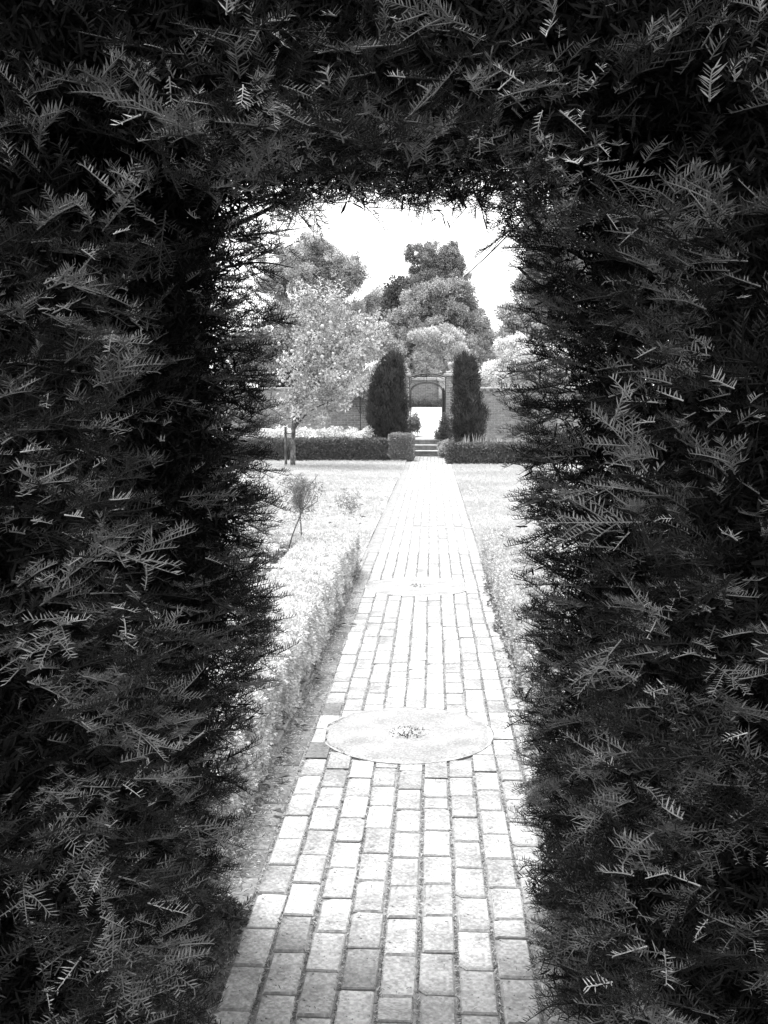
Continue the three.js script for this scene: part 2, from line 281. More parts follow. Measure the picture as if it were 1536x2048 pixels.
// the opening's half-profile at height y and depth t (0 at the near face, 1 at the far face)
const openL = (y, t) => -(0.53 + 0.06 * clamp((y - 1.5) / 0.5, 0, 1) * (1 - t) - 0.035 * clamp((1.35 - y) / 0.6, 0, 1) * (1 - t) + 0.15 * clamp((0.9 - y) / 0.7, 0, 1) * clamp(t * 2, 0.3, 1));
const openR = (y, t) => 0.29 + 0.05 * clamp((y - 1.4) / 0.5, 0, 1) * (1 - t) + 0.04 * clamp((0.6 - y) / 0.4, 0, 1) + 0.02 * t;
const openT = (t) => 2.04 + 0.16 * t;
function inVoid(x, y, t, m = 0) { // m grows the opening
  const yt = openT(t) + m, l = openL(y, t) - m, r = openR(y, t) + m; if (y > yt || x < l || x > r) return false;
  const rc = 0.26, cx = x < l + rc ? l + rc : x > r - rc ? r - rc : x, cy = yt - rc; return y <= cy || Math.hypot(x - cx, y - cy) <= rc;
}
const lump = (a, b, s) => (fbm(a * 3.1 + 40, b * 3.1 + 40, 4096, s, 3) - 0.5) * 2;
const shoots = [];
const put = (p, dir, kind, size, c, up) => shoots.push({ p, dir: dir.normalize(), kind, s: size, c, up });
// near face: shoots in tufts with gaps between, older ones deeper in
const tone = () => R(0.6, 1.5);
for (const [n, depth, jitter] of [[1400, 0.0, 0.06], [1050, 0.12, 0.06], [600, 0.26, 0.08]]) for (let i = 0; i < n; i++) {
  const x0 = R(-1.35, 1.3), y0 = R(0.02, 2.8); if (inVoid(x0, y0, 0, 0.0)) continue;
  const z0 = Math.min(ZF + 0.05, ZF + 0.12 * lump(x0, y0, 21) - depth + R(-jitter, jitter)), k = 1 + Math.floor(rnd() * 3.2), low = y0 < 1.3, tx = gauss() * 0.3, ty = 0.15 + gauss() * 0.25 - (low ? 0.2 : 0);
  for (let j = 0; j < k; j++) {
    const x = x0 + gauss() * 0.035, y = y0 + gauss() * 0.025; if (inVoid(x, y, 0, -0.01)) continue;
    const long = rnd() < (low ? 0.36 : 0.09);
    put(V(x, y, z0 - 0.09 + gauss() * 0.02), V((long || low ? tx : tx * 0.5) + gauss() * (long ? 0.6 : low ? 0.4 : 0.2), ty + gauss() * (low ? 0.28 : 0.2), long ? R(0.5, 1) : R(0.75, 1)), long ? 1 : 0, R(0.8, 1.25), tone(), V(gauss() * 0.35, 1, gauss() * 0.3));
  }
}
// walls and ceiling of the passage
for (const [n, depth] of [[3600, 0], [3000, 0.07], [2300, 0.16]]) for (let i = 0; i < n; i++) {
  const t = R(-0.02, 1.02), z = ZF + (ZB - ZF) * t, side = rnd();
  if (side < 0.74) {
    const y = R(0.02, openT(t) - 0.08), left = side < 0.37, nx = left ? 1 : -1, e = left ? openL(y, t) : openR(y, t), hollow = clamp((y - 0.75) / 0.5, 0, 1) * clamp((t - 0.1) / 0.1, 0, 1) * clamp((0.62 - t) / 0.12, 0, 1), edge = (t < 0.15 || t > 0.6 ? 1 : 0.75) * (1 - 0.6 * hollow), cut = y > openT(t) - 0.26 ? 0.26 - Math.sqrt(Math.max(0, 0.0676 - (y - openT(t) + 0.26) ** 2)) : 0;
    const inset = 0.05 * lump(z, y, left ? 31 : 37) + R(-0.03, 0.03) + depth - cut + 0.2 * hollow;
    if (rnd() > edge) continue;
    put(V(e - nx * (inset + 0.05), y, z), V(nx * R(0.35, 1), 0.1 + gauss() * 0.4, gauss() * 0.55 + 0.15), rnd() < 0.35 ? 1 : 0, R(0.75, 1.15), tone(), V(gauss() * 0.3, 1, gauss() * 0.5));
  } else {
    const x = R(openL(2, t) + 0.04, openR(2, t) - 0.04), dEdge = Math.min(x - openL(2, t), openR(2, t) - x), arch = dEdge < 0.26 ? 0.26 - Math.sqrt(Math.max(0, 0.0676 - (0.26 - dEdge) ** 2)) : 0;
    const y = openT(t) - arch + 0.05 + 0.05 * lump(x, z, 41) + depth;
    put(V(x, y, z), V(gauss() * 0.7, R(-0.45, 0.4), gauss() * 0.7), rnd() < 0.08 ? 1 : 0, R(0.75, 1.1), tone(), V(gauss() * 0.5, 1, gauss() * 0.5));
  }
}
// far face round the opening, and the inside of the hedge
for (let i = 0; i < 3600; i++) { const x = R(-1.3, 1.15), y = R(0.02, 2.9); if (inVoid(x, y, 1, 0)) continue; put(V(x, y, ZB + 0.06 + 0.06 * lump(x, y, 51) + R(0, 0.12)), V(gauss() * 0.6, 0.15 + gauss() * 0.4, -R(0.3, 1)), rnd() < 0.4 ? 1 : 0, R(0.8, 1.25), R(0.6, 1.2), V(gauss() * 0.5, 1, gauss() * 0.3)); }
const old = [];
for (let i = 0; i < 2600; i++) { const x = R(-1.2, 1.3), y = R(2.25, 2.83), t = R(0.15, 0.95); if (!inVoid(x, y, t, 0.1)) old.push({ p: rel(V(x, y, ZF + (ZB - ZF) * t)), q: randQ(), s: R(0.8, 1.3), c: R(0.6, 1.3) }); }
for (let i = 0; i < 1300; i++) { const x = R(-1.05, -0.66), y = R(1.0, 2.6), t = R(0.62, 0.96); if (!inVoid(x, y, t, 0.09)) old.push({ p: rel(V(x, y, ZF + (ZB - ZF) * t)), q: randQ(), s: R(0.8, 1.3), c: R(0.6, 1.3) }); }
for (let i = 0; i < 17000; i++) { const x = R(-2.3, 2.2), y = R(0.02, HTOP), t = R(0.16, 0.94); const hol = y > 0.9 && t > 0.12 && t < 0.6 ? 0.16 : 0; if (inVoid(x, y, t, 0.11 + hol)) continue; const solid = x < -0.74 || x > 0.42 || y > 2.42 || (x < 0 && y < 1.9); if (!solid && rnd() < 0.5) continue; old.push({ p: rel(V(x, y, ZF + (ZB - ZF) * t)), q: randQ(), s: R(0.8, 1.3), c: R(0.6, 1.3) }); }
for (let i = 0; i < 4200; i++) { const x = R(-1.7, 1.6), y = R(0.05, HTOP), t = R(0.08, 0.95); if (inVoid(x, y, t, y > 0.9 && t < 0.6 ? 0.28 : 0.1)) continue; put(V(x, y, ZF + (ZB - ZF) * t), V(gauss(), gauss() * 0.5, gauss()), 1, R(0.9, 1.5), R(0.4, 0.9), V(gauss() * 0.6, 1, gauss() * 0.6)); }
{
  const qOf = (s) => frameQ(s.dir, s.up ?? UP);
  // the 300 that show largest are meshes of their own
  const cam = camera.position, score = (s) => { const d = s.p.distanceTo(cam), v = s.p.clone().sub(cam); const inView = Math.abs(v.x / v.z + 0.05) < 0.42 && v.y / -v.z < 0.42; return s.p.z > ZF - 0.16 && inView ? (s.kind ? 1.2 : 1) * s.s / d - (ZF - s.p.z) * 0.5 : 0; };
  shoots.forEach((s) => (s.score = score(s))); shoots.sort((a, b) => b.score - a.score);
  shoots.forEach((s, i) => { s.own = i < 300; });
  const bins = {};
  for (const s of shoots) {
    const set = s.kind ? sprays : singles, gi = Math.floor(rnd() * set.length), young = (() => { const r = rnd(); return s.kind ? (r < 0.35 ? 0 : r < 0.65 ? 1 : 2) : (r < 0.3 ? 0 : r < 0.55 ? 1 : r < 0.85 ? 2 : 3); })();
    if (s.own) { const o = part('shoot', set[gi], yewTones[young], hedge); o.position.copy(rel(s.p)); o.quaternion.copy(qOf(s)); o.scale.setScalar(s.s); }
    else (bins[s.kind + '_' + gi + '_' + young] ??= []).push({ p: rel(s.p), q: qOf(s), s: s.s, c: s.c });
  }
  for (const k in bins) scatter('foliage', (k[0] === '1' ? sprays : singles)[+k[2]], yewTones[+k[4]], bins[k], hedge);
  const oldT = new Tri(); for (let i = 0; i < 120; i++) { const o = V(gauss(), gauss() * 0.6, gauss()).multiplyScalar(0.065), d = V(gauss(), gauss() * 0.7, gauss()).normalize(); needleTo(oldT, o, d, V(gauss(), gauss(), gauss()).cross(d).normalize(), R(0.025, 0.04), 0.0055, V(gauss(), gauss(), gauss())); }
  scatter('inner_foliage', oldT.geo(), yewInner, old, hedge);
  // stems and limbs inside the hedge, some bare ones hanging into the passage
  for (const [x, z] of [[-0.86, -2.62], [-0.72, -2.8], [0.62, -2.6], [0.56, -2.85]]) {
    const b = V(x, 0, z), pts = [b, V(x + gauss() * 0.03, 0.7, z + gauss() * 0.04), V(x + gauss() * 0.06, 1.5, z + gauss() * 0.05), V(x + gauss() * 0.1, 2.8, z)];
    part('trunk', tube(pts.map(rel), R(0.045, 0.07), 0.02, 8, 0.15), barkDark, hedge);
    for (let k = 0; k < 9; k++) { const y = R(0.5, 2.7), a = V(x, y, z), l = R(0.25, 0.55), an = R(0, 6.28), e = a.clone().add(V(Math.cos(an) * l, R(0.05, 0.3), Math.sin(an) * l * 0.8)); const m = a.clone().lerp(e, 0.5).add(V(gauss() * 0.03, -0.03, gauss() * 0.03)); if (!inVoid(e.x, e.y, (e.z - ZF) / (ZB - ZF), -0.03)) part('branch', tube([a, m, e].map(rel), 0.012, 0.004, 5), barkDark, hedge); }
  }
  const bare = [
    [V(0.10, 2.42, -2.95), V(0.02, 2.30, -2.98), V(-0.02, 2.22, -3.0), V(-0.035, 2.15, -3.0)],
    [V(0.02, 2.30, -2.98), V(-0.05, 2.26, -3.0), V(-0.075, 2.17, -3.0)],
    [V(0.34, 2.25, -2.9), V(0.26, 2.16, -2.95), V(0.17, 2.07, -2.98), V(0.09, 2.0, -3.0)],
    [V(-0.75, 2.15, -2.85), V(-0.6, 2.2, -2.9), V(-0.42, 2.24, -2.95), V(-0.25, 2.33, -2.95)],
    [V(-0.7, 2.1, -2.9), V(-0.52, 2.12, -2.95), V(-0.36, 2.15, -3.0)],
    [V(-0.62, 2.28, -2.7), V(-0.4, 2.31, -2.75), V(-0.1, 2.34, -2.7), V(0.2, 2.4, -2.7)],
    [V(-0.6, 2.02, -2.9), V(-0.5, 2.04, -2.95), V(-0.41, 2.03, -3.0)],
  ];
  for (const b of bare) part('branch', tube(b.map(rel), R(0.0035, 0.006), 0.0012, 5, 0.4), barkDark, hedge);
}

// ------------------------------------------------------------------ broad leaves
function leafInto(T, b, d, n, L, w, fold = 0.25) { // two faces folded on the midrib, tip drooping
  const s = V().crossVectors(d, n).normalize(), up = V().crossVectors(s, d).normalize(), tip = b.clone().addScaledVector(d, L).addScaledVector(up, -L * 0.12), m = b.clone().addScaledVector(d, L * 0.48);
  const a = m.clone().addScaledVector(s, w / 2).addScaledVector(up, w * fold), c = m.clone().addScaledVector(s, -w / 2).addScaledVector(up, w * fold);
  T.tri(b, a, tip); T.tri(b, tip, c);
}
function clump(n, r, L, w, opt = {}) {
  const T = new Tri();
  for (let i = 0; i < n; i++) {
    const o = V(gauss(), gauss(), gauss()).normalize().multiplyScalar(r * Math.cbrt(rnd())); o.y *= opt.flat ?? 1;
    const d = o.clone().normalize().add(V(gauss() * 0.6, gauss() * 0.6 + (opt.rise ?? 0), gauss() * 0.6)).normalize(), nn = V(gauss() * 0.6, 1, gauss() * 0.6).normalize();
    leafInto(T, o, d, nn, L * R(0.7, 1.2), w * R(0.8, 1.2), opt.fold);
  }
  return T.geo();
}
const boxClumps = [0, 1, 2].map(() => clump(46, 0.034, 0.018, 0.010));
const boxFar = [0, 1].map(() => clump(30, 0.07, 0.045, 0.026));
const treeClumps = [0, 1, 2].map(() => clump(34, 0.30, 0.16, 0.10));
const fineClumps = [0, 1].map(() => clump(42, 0.22, 0.10, 0.05));
const appleClumps = [0, 1, 2, 3].map(() => clump(9, 0.10, 0.125, 0.06, { fold: 0.18 }));
const yewClumps = [0, 1].map(() => clump(34, 0.07, 0.09, 0.011, { rise: 1.6, flat: 1.6 }));
const blossoms = [0, 1].map(() => clump(26, 0.10, 0.055, 0.03));

// a clipped hedge: leaf clumps on the faces of a box and a loose fill inside
function boxHedge(name, label, segs, v, density, set, group, rough = 0.03) {
  const c = V(); segs.forEach((s) => c.add(V((s[0] + s[1]) / 2, 0, (s[2] + s[3]) / 2))); c.divideScalar(segs.length);
  const t = thing(name, label, 'hedge', [c.x, 0, c.z], group), lists = set.map(() => []);
  for (const [x0, x1, z0, z1, h] of segs) {
    const w = x1 - x0, d = z0 - z1, faces = [['t', w * d], ['l', d * h], ['r', d * h], ['f', w * h], ['b', w * h], ['i', (w * d + w * h) * 0.8]];
    for (const [f, area] of faces) for (let i = 0; i < area * density; i++) {
      let x = R(x0, x1), y = R(0.01, h), z = R(z1, z0); const e = R(-rough, rough * 0.6);
      if (f === 't') y = h - 0.02 + e + 0.03 * lump(x * 0.7, z * 0.7, 61); if (f === 'l') x = x0 - e; if (f === 'r') x = x1 + e + 0.05 * lump(z, y, 63); if (f === 'f') z = z0 + e; if (f === 'b') z = z1 - e;
      lists[Math.floor(rnd() * set.length)].push({ p: V(x - c.x, y, z - c.z), q: randQ(), s: R(0.7, 1.3), c: R(0.65, 1.3) });
    }
    for (let k = 0; k < Math.max(3, (w + d) * 2); k++) { const a = V(R(x0 + 0.05, x1 - 0.05) - c.x, -0.01, R(z1 + 0.05, z0 - 0.05) - c.z); part('stem', tube([a, a.clone().add(V(gauss() * 0.03, h * 0.45, gauss() * 0.03)), a.clone().add(V(gauss() * 0.07, h * 0.85, gauss() * 0.07))], 0.009, 0.004, 5), barkDark, t); }
  }
  const m = set === boxFar ? mat(v, { roughness: 0.6 }) : leafMat(v, { roughness: 0.75, through: 0.2 }); set.forEach((g, i) => scatter('foliage', g, m, lists[i], t)); return t;
}
boxHedge('box_hedge', 'low clipped box hedge edging the bed on the kerbed side of the path', [[-1.18, -0.775, -3.25, -9.7, 0.36], [-2.6, -1.18, -9.35, -9.75, 0.33]], 0.6, 1700, boxClumps, undefined, 0.018);
boxHedge('box_hedge', 'low clipped box hedge along the path side without a kerb', [[0.56, 1.05, -3.3, -10.3, 0.33]], 0.5, 1200, boxClumps, undefined, 0.02);
boxHedge('box_hedge', 'long clipped hedge behind the apple tree in front of the brick wall', [[-9.5, -1.15, -28.4, -29.2, 0.56]], 0.12, 420, boxFar);
boxHedge('box_hedge', 'low clipped hedge in front of the sword leaved plants by the wall', [[0.46, 9, -27.1, -28.0, 0.49]], 0.12, 420, boxFar);
boxHedge('box_hedge', 'clipped box block ending the long hedge beside the steps', [[-1.16, -0.62, -28.3, -29.25, 0.70]], 0.22, 520, boxFar);

// ------------------------------------------------------------------ trees
const bark = mat(0.13, { map: barkMap, bumpMap: barkMap, bumpScale: 0.02 });
function tree(name, label, category, base, lobes, set, v, per, size, o = {}) { // lobes: [dx, y, dz, rx, ry, rz] about the base
  const t = thing(name, label, category, base, o.group), lists = set.map(() => []);
  const tops = lobes.map((l) => V(l[0], l[1], l[2]));
  if (o.trunk !== 0) {
    const h = Math.min(...lobes.map((l) => l[1])), r = o.trunk ?? 0.2;
    part('trunk', tube([V(0, -0.1, 0), V(gauss() * 0.05, h * 0.5, 0), V(tops[0].x * 0.3, h, tops[0].z * 0.3)], r, r * 0.6, 9, 0.1), o.bark ?? bark, t);
    for (const p of tops) part('limb', tube([V(0, h * 0.6, 0), V(p.x * 0.4, h * 0.6 + (p.y - h * 0.6) * 0.6, p.z * 0.4), p], r * 0.5, r * 0.12, 6), o.bark ?? bark, t);
  }
  const sub = o.upright || o.plain ? lobes : [];
  if (!sub.length) for (const [dx, y, dz, rx, ry, rz] of lobes) {
    sub.push([dx, y, dz, rx * 0.62, ry * 0.62, rz * 0.62]); const k = o.tufts ?? 30;
    for (let i = 0; i < k; i++) { const yy = 1 - 1.7 * (i + 0.5) / k, a = i * 2.4 + gauss() * 0.4, q = Math.sqrt(Math.max(0, 1 - yy * yy)), f = R(0.12, 0.36), e = R(0.55, 1.18); sub.push([dx + Math.cos(a) * q * rx * e, y + yy * ry * e, dz + Math.sin(a) * q * rz * e, rx * f, ry * f * 0.8, rz * f]); }
  }
  for (const [dx, y, dz, rx, ry, rz] of sub) {
    const n = Math.round(per * (rx * ry + ry * rz + rx * rz) / 3);
    for (let i = 0; i < n; i++) {
      const d = V(gauss(), gauss(), gauss()).normalize(), bump = 0.78 + 0.5 * N3(d.x * 2.6 + dx, d.y * 2.6 + y, d.z * 2.6, 71), r = bump * (rnd() < 0.68 ? R(0.78, 1.03) : rnd() < 0.35 ? R(1, 1.28) : Math.cbrt(rnd()));
      const p = V(dx + d.x * rx * r, y + d.y * ry * r, dz + d.z * rz * r);
      if (N3(p.x * 1.5 / size, p.y * 1.5 / size, p.z * 1.5 / size, 81) < (o.gap ?? 0.36) + 0.06) continue;
      lists[Math.floor(rnd() * set.length)].push({ p, q: o.upright ? Q.clone().setFromEuler(new THREE.Euler(gauss() * 0.15, R(0, 6.28), gauss() * 0.15)) : randQ(), s: size * R(0.7, 1.3), c: R(0.5, 1.5) });
    }
  }
  const m = o.upright || !o.soft ? mat(v, { roughness: 0.7 }) : leafMat(v, { roughness: 0.85 }); set.forEach((g, i) => scatter('crown', g, m, lists[i], t)); return t;
}
// the apple tree on the lawn
const apple = tree('apple_tree', 'apple tree with pale leaves and fruit on the lawn by a stake', 'tree', [-3.66, 0, -26.0],
  [[0.2, 1.55, 0, 0.75, 0.55, 0.8], [1.0, 2.5, 0, 1.1, 0.75, 1.0], [1.75, 3.05, 0.1, 0.8, 0.5, 0.8], [0.6, 3.3, 0, 1.05, 0.85, 1.0], [0.9, 3.95, 0, 0.75, 0.6, 0.7], [0.25, 2.35, 0.2, 0.7, 0.8, 0.8], [1.15, 1.75, 0, 0.5, 0.35, 0.5], [2.1, 3.5, 0, 0.4, 0.42, 0.45]],
  appleClumps, 0.42, 560, 0.76, { trunk: 0.075, gap: 0.33, rough: 0.45, tufts: 9, bark: mat(0.3, { map: barkMap, bumpMap: barkMap, bumpScale: 0.01 }) });
{
  const fg = new THREE.LatheGeometry([[0, -0.036], [0.018, -0.038], [0.036, -0.018], [0.04, 0.006], [0.03, 0.03], [0.012, 0.034], [0, 0.026]].map(([x, y]) => new THREE.Vector2(x, y)), 14), fm = mat(0.45, { roughness: 0.35 });
  for (let i = 0; i < 46; i++) { const l = [[1.0, 2.5, 1.1, 0.75, 1.0], [1.75, 3.05, 0.7, 0.42, 0.7], [0.6, 3.2, 1.0, 0.8, 1.0], [0.25, 2.35, 0.7, 0.8, 0.8]][i % 4], a = R(0.2, 2.9), e = R(-0.8, 0.7); const f = part('fruit', fg, fm, apple); f.position.set(l[0] + Math.cos(a) * Math.cos(e) * l[2], l[1] + Math.sin(e) * l[3], Math.sin(a) * Math.cos(e) * l[4] * 1.02); f.scale.setScalar(R(0.8, 1.25)); f.rotation.set(gauss() * 0.3, 0, gauss() * 0.3); }
  for (let k = 0; k < 9; k++) { // leafy upright shoots at the top
    const x = 0.1 + k * 0.17 + gauss() * 0.05, y0 = 4.1 - Math.abs(x - 0.8) * 0.35, h = R(0.45, 0.85), b = V(x, y0, gauss() * 0.3), T = new Tri();
    part('water_shoot', tube([b, b.clone().add(V(gauss() * 0.04, h * 0.5, 0)), b.clone().add(V(gauss() * 0.08, h, 0))], 0.008, 0.004, 5), apple.children[0].material, apple);
    for (let j = 0; j < 15; j++) { const a = j * 2.4, p = b.clone().add(V(0, h * (0.1 + j / 16), 0)); leafInto(T, p, V(Math.cos(a), 0.6, Math.sin(a)).normalize(), UP, R(0.10, 0.14), 0.055, 0.2); }
    part('shoot_leaves', T.geo(), leafMat(0.55), apple, 'stuff');
  }
  const st = thing('tree_stake', 'pale wooden stake beside the apple tree trunk', 'stake', [-3.83, 0, -25.95]);
  part('post', boxUV(new THREE.CylinderGeometry(0.032, 0.036, 1.05, 10).translate(0, 0.5, 0), 2), mat(0.36, { map: barkMap }), st);
  part('tie', new THREE.TorusGeometry(0.075, 0.012, 6, 20).rotateX(Math.PI / 2).scale(1.6, 1, 1).translate(0.08, 0.85, -0.02), mat(0.06), st);
}
// columnar yews by the gate
tree('columnar_yew', 'dark columnar yew on the side of the gate with the long hedge', 'yew', [-1.34, 0, -30.4], [[0, 0.6, 0, 0.50, 0.75, 0.48], [-0.02, 1.2, 0, 0.56, 0.8, 0.5], [0.0, 1.85, 0, 0.50, 0.8, 0.45], [0.07, 2.4, 0, 0.40, 0.55, 0.38], [0.13, 2.68, 0, 0.31, 0.4, 0.28]], yewClumps, 0.05, 1500, 1.15, { upright: true, gap: 0.3, trunk: 0.08, bark: barkDark, group: 'columnar yews flanking the gate' });
tree('columnar_yew', 'dark columnar yew with a narrow top and bulging base beside the sword leaved plants', 'yew', [1.05, 0, -29.6], [[0, 0.7, 0, 0.41, 0.7, 0.4], [0.03, 1.2, 0, 0.48, 0.58, 0.45], [-0.04, 1.95, 0, 0.36, 0.7, 0.36], [-0.05, 2.4, 0, 0.34, 0.5, 0.33], [-0.07, 2.62, 0, 0.28, 0.32, 0.26]], yewClumps, 0.05, 1500, 1.1, { upright: true, gap: 0.3, trunk: 0.08, bark: barkDark, group: 'columnar yews flanking the gate' });
// trees beyond the wall
tree('dense_tree', 'dense round headed tree standing behind the gate', 'tree', [0.3, 1.5, -58], [[0, 5.0, 0, 2.45, 2.1, 2.3], [-1.1, 3.6, 0.5, 1.6, 1.5, 1.6], [1.2, 3.6, 0.3, 1.7, 1.7, 1.6], [0.1, 3.0, 0.8, 2.2, 1.6, 1.8]], treeClumps, 0.33, 380, 0.62, { trunk: 0.25, gap: 0.38 });
tree('tall_tree', 'tall open tree rising behind the round headed tree', 'tree', [0.4, 1.9, -76], [[-0.9, 8.5, 0, 1.4, 2.6, 1.5], [1.1, 8.4, 0, 1.4, 2.5, 1.5], [0.0, 6.0, 0, 2.4, 2.6, 2.0], [0.9, 10.4, 0, 0.8, 1.1, 0.9], [-0.6, 10.2, 0, 0.9, 1.0, 0.9]], treeClumps, 0.24, 280, 0.66, { trunk: 0.3, gap: 0.43 });
tree('dark_tree', 'small dark tree between the apple tree and the round headed tree', 'tree', [-2.6, 1.7, -68], [[0, 5.3, 0, 1.1, 2.3, 1.2], [-0.6, 3.2, 0, 1.5, 2.2, 1.5], [0.5, 7.2, 0, 0.5, 1.0, 0.6]], treeClumps, 0.14, 260, 0.85, { trunk: 0.2, gap: 0.36 });
tree('spreading_tree', 'big spreading tree with open crown beyond the apple tree', 'tree', [-8.0, 1.8, -66], [[0, 7.5, 0, 2.6, 2.4, 2.4], [1.6, 8.4, 0, 1.5, 1.5, 1.6], [-1.6, 8.2, 0, 1.6, 1.6, 1.6], [2.7, 8.3, 0.2, 0.9, 0.8, 0.9], [0.6, 5.5, 0, 2.8, 2.0, 2.2], [0.2, 9.6, 0, 1.3, 1.0, 1.3]], treeClumps, 0.42, 280, 0.66, { trunk: 0.35, gap: 0.43 });
tree('pale_tree', 'hazy pale tree far beyond the wall between the taller trees', 'tree', [-5.2, 2.2, -92], [[0, 6.8, 0, 2.4, 2.4, 2], [1.8, 5.2, 0, 1.6, 2.2, 1.6]], treeClumps, 0.42, 200, 0.8, { trunk: 0.2, gap: 0.42 });
tree('broad_tree', 'broad light tree to the side of the round headed tree', 'tree', [6.0, 1.6, -60], [[0, 4.2, 0, 2.2, 2.2, 2], [-1.6, 2.6, 0, 1.6, 1.6, 1.5], [2.4, 3.2, 0, 2.2, 2.4, 2]], treeClumps, 0.42, 260, 0.75, { trunk: 0.25, gap: 0.36 });
tree('edge_tree', 'tall dark tree half hidden by the edge of the yew arch', 'tree', [5.9, 1.6, -50], [[0, 7.6, 0, 1.6, 2.4, 1.6], [-0.6, 5.6, 0, 1.1, 1.5, 1.2], [1.8, 6.6, 0, 2, 2.4, 2]], treeClumps, 0.30, 260, 0.72, { trunk: 0.25, gap: 0.4 });
tree('hedgerow_tree', 'low leafy tree behind the wall and the apple tree', 'tree', [-4.9, 1.3, -46], [[0, 2.4, 0, 2.0, 1.6, 1.6], [2.2, 1.9, 0, 1.4, 1.3, 1.3], [-2.6, 2.4, 0, 2.2, 1.8, 1.6]], treeClumps, 0.26, 260, 0.65, { trunk: 0.2, gap: 0.34 });
// shrubs over the wall
tree('domed_shrub', 'pale domed shrub seen above the gate', 'shrub', [0.42, 1.5, -50], [[0, 2.85, 0, 1.2, 1.0, 1.0], [-0.6, 1.9, 0.2, 1.0, 1.1, 0.9], [0.6, 1.8, 0.2, 1.0, 1.1, 0.9]], fineClumps, 0.48, 900, 0.75, { trunk: 0.06, gap: 0.3 });
tree('feathery_shrub', 'grey feathery shrub behind the narrow topped yew', 'shrub', [2.2, 1.5, -50.5], [[0, 2.2, 0, 0.95, 1.05, 0.9], [0.35, 1.2, 0, 1.0, 1.1, 0.9], [-0.25, 2.9, 0, 0.45, 0.5, 0.45]], fineClumps, 0.28, 900, 0.75, { trunk: 0.06, gap: 0.3 });
tree('white_shrub', 'white flowering shrub spilling over the coped wall', 'shrub', [2.9, 0.7, -35.5], [[0, 2.3, 0, 0.75, 0.75, 0.6], [-0.75, 1.75, 0.3, 0.55, 0.45, 0.5], [0.9, 2.0, 0, 0.8, 0.8, 0.6], [0.1, 2.9, 0, 0.4, 0.35, 0.4]], fineClumps, 0.65, 900, 0.7, { trunk: 0.05, gap: 0.3 });
tree('pale_climber', 'white flowering climber on the wall top beside the tall yew', 'shrub', [-2.35, 0, -32.4], [[0, 2.2, 0, 0.62, 0.38, 0.35], [0.45, 2.55, 0, 0.4, 0.35, 0.3], [-0.8, 2.35, 0, 0.6, 0.4, 0.35]], fineClumps, 0.65, 1100, 0.6, { trunk: 0.015, gap: 0.3 });
tree('dark_shrub', 'dark small shrub behind the wall beside the gate', 'shrub', [-1.3, 1.5, -50], [[0, 2.2, 0, 0.8, 0.9, 0.8]], fineClumps, 0.1, 900, 0.7, { trunk: 0.05, gap: 0.3 });

// ------------------------------------------------------------------ garden wall, piers, gate, steps
const wallTones = [0.34, 0.40, 0.46, 0.52].map((v) => mat(v, { map: brickMap, bumpMap: brickBump, bumpScale: 0.004, roughness: 0.92 }));
const mortar = mat(0.7, { map: stoneMap, bumpMap: stoneBump, bumpScale: 0.004, roughness: 1 }), stone = mat(0.46, { map: stoneMap, bumpMap: stoneBump, bumpScale: 0.003 });
const faceBrick = [];
for (let i = 0; i < 6; i++) { const g = wornBox(0.212, 0.03, 0.064, 0.004, 0.0018, 2, rnd(), rnd()); g.rotateX(Math.PI / 2); faceBrick.push(g); } // front face at z=0, turned to +z
function brickFace(t, x0, x1, y0, y1, z, max, fx) { // flemish-like stretcher courses; the ones nearest fx are parts of their own
  const list = []; let row = 0;
  for (let y = y0 + 0.0375; y < y1; y += 0.075, row++) for (let x = x0 + (row % 2 ? 0 : 0.1125); x <= x1 + 0.001; x += 0.225) { const a = Math.max(x0, x - 0.106), b = Math.min(x1, x + 0.106); if (b - a > 0.03) list.push([(a + b) / 2, y, (b - a) / 0.212]); }
  list.sort((p, q) => Math.abs(p[0] - fx) - Math.abs(q[0] - fx)); const rest = wallTones.map(() => []);
  list.forEach(([x, y, s], i) => {
    const g = faceBrick[Math.floor(rnd() * 6)], ti = Math.floor(clamp(1.4 + gauss() * 1.2, 0, 3.99)), p = V(x - t.position.x, y - t.position.y, z - t.position.z + gauss() * 0.002);
    if (i < max) { const o = part('brick', g, wallTones[ti], t); o.position.copy(p); o.scale.x = s; } else rest[ti].push(g.clone().applyMatrix4(M4.compose(p, Q.identity(), V(s, 1, 1))));
  });
  rest.forEach((l, i) => l.length && part('brickwork', mergeGeometries(l), wallTones[i], t, 'stuff'));
}
const slab = (w, h, d, b = 0.01) => { const s = new THREE.Shape(); s.moveTo(-w / 2 + b, -h / 2); s.lineTo(w / 2 - b, -h / 2); s.lineTo(w / 2, -h / 2 + b); s.lineTo(w / 2, h / 2 - b); s.lineTo(w / 2 - b, h / 2); s.lineTo(-w / 2 + b, h / 2); s.lineTo(-w / 2, h / 2 - b); s.lineTo(-w / 2, -h / 2 + b); const g = new THREE.ExtrudeGeometry(s, { depth: d - 2 * b, bevelEnabled: true, bevelThickness: b, bevelSize: b * 0.8, bevelOffset: -b * 0.8, bevelSegments: 1 }).translate(0, 0, -d / 2 + b); return boxUV(g, 2, rnd(), rnd()); };
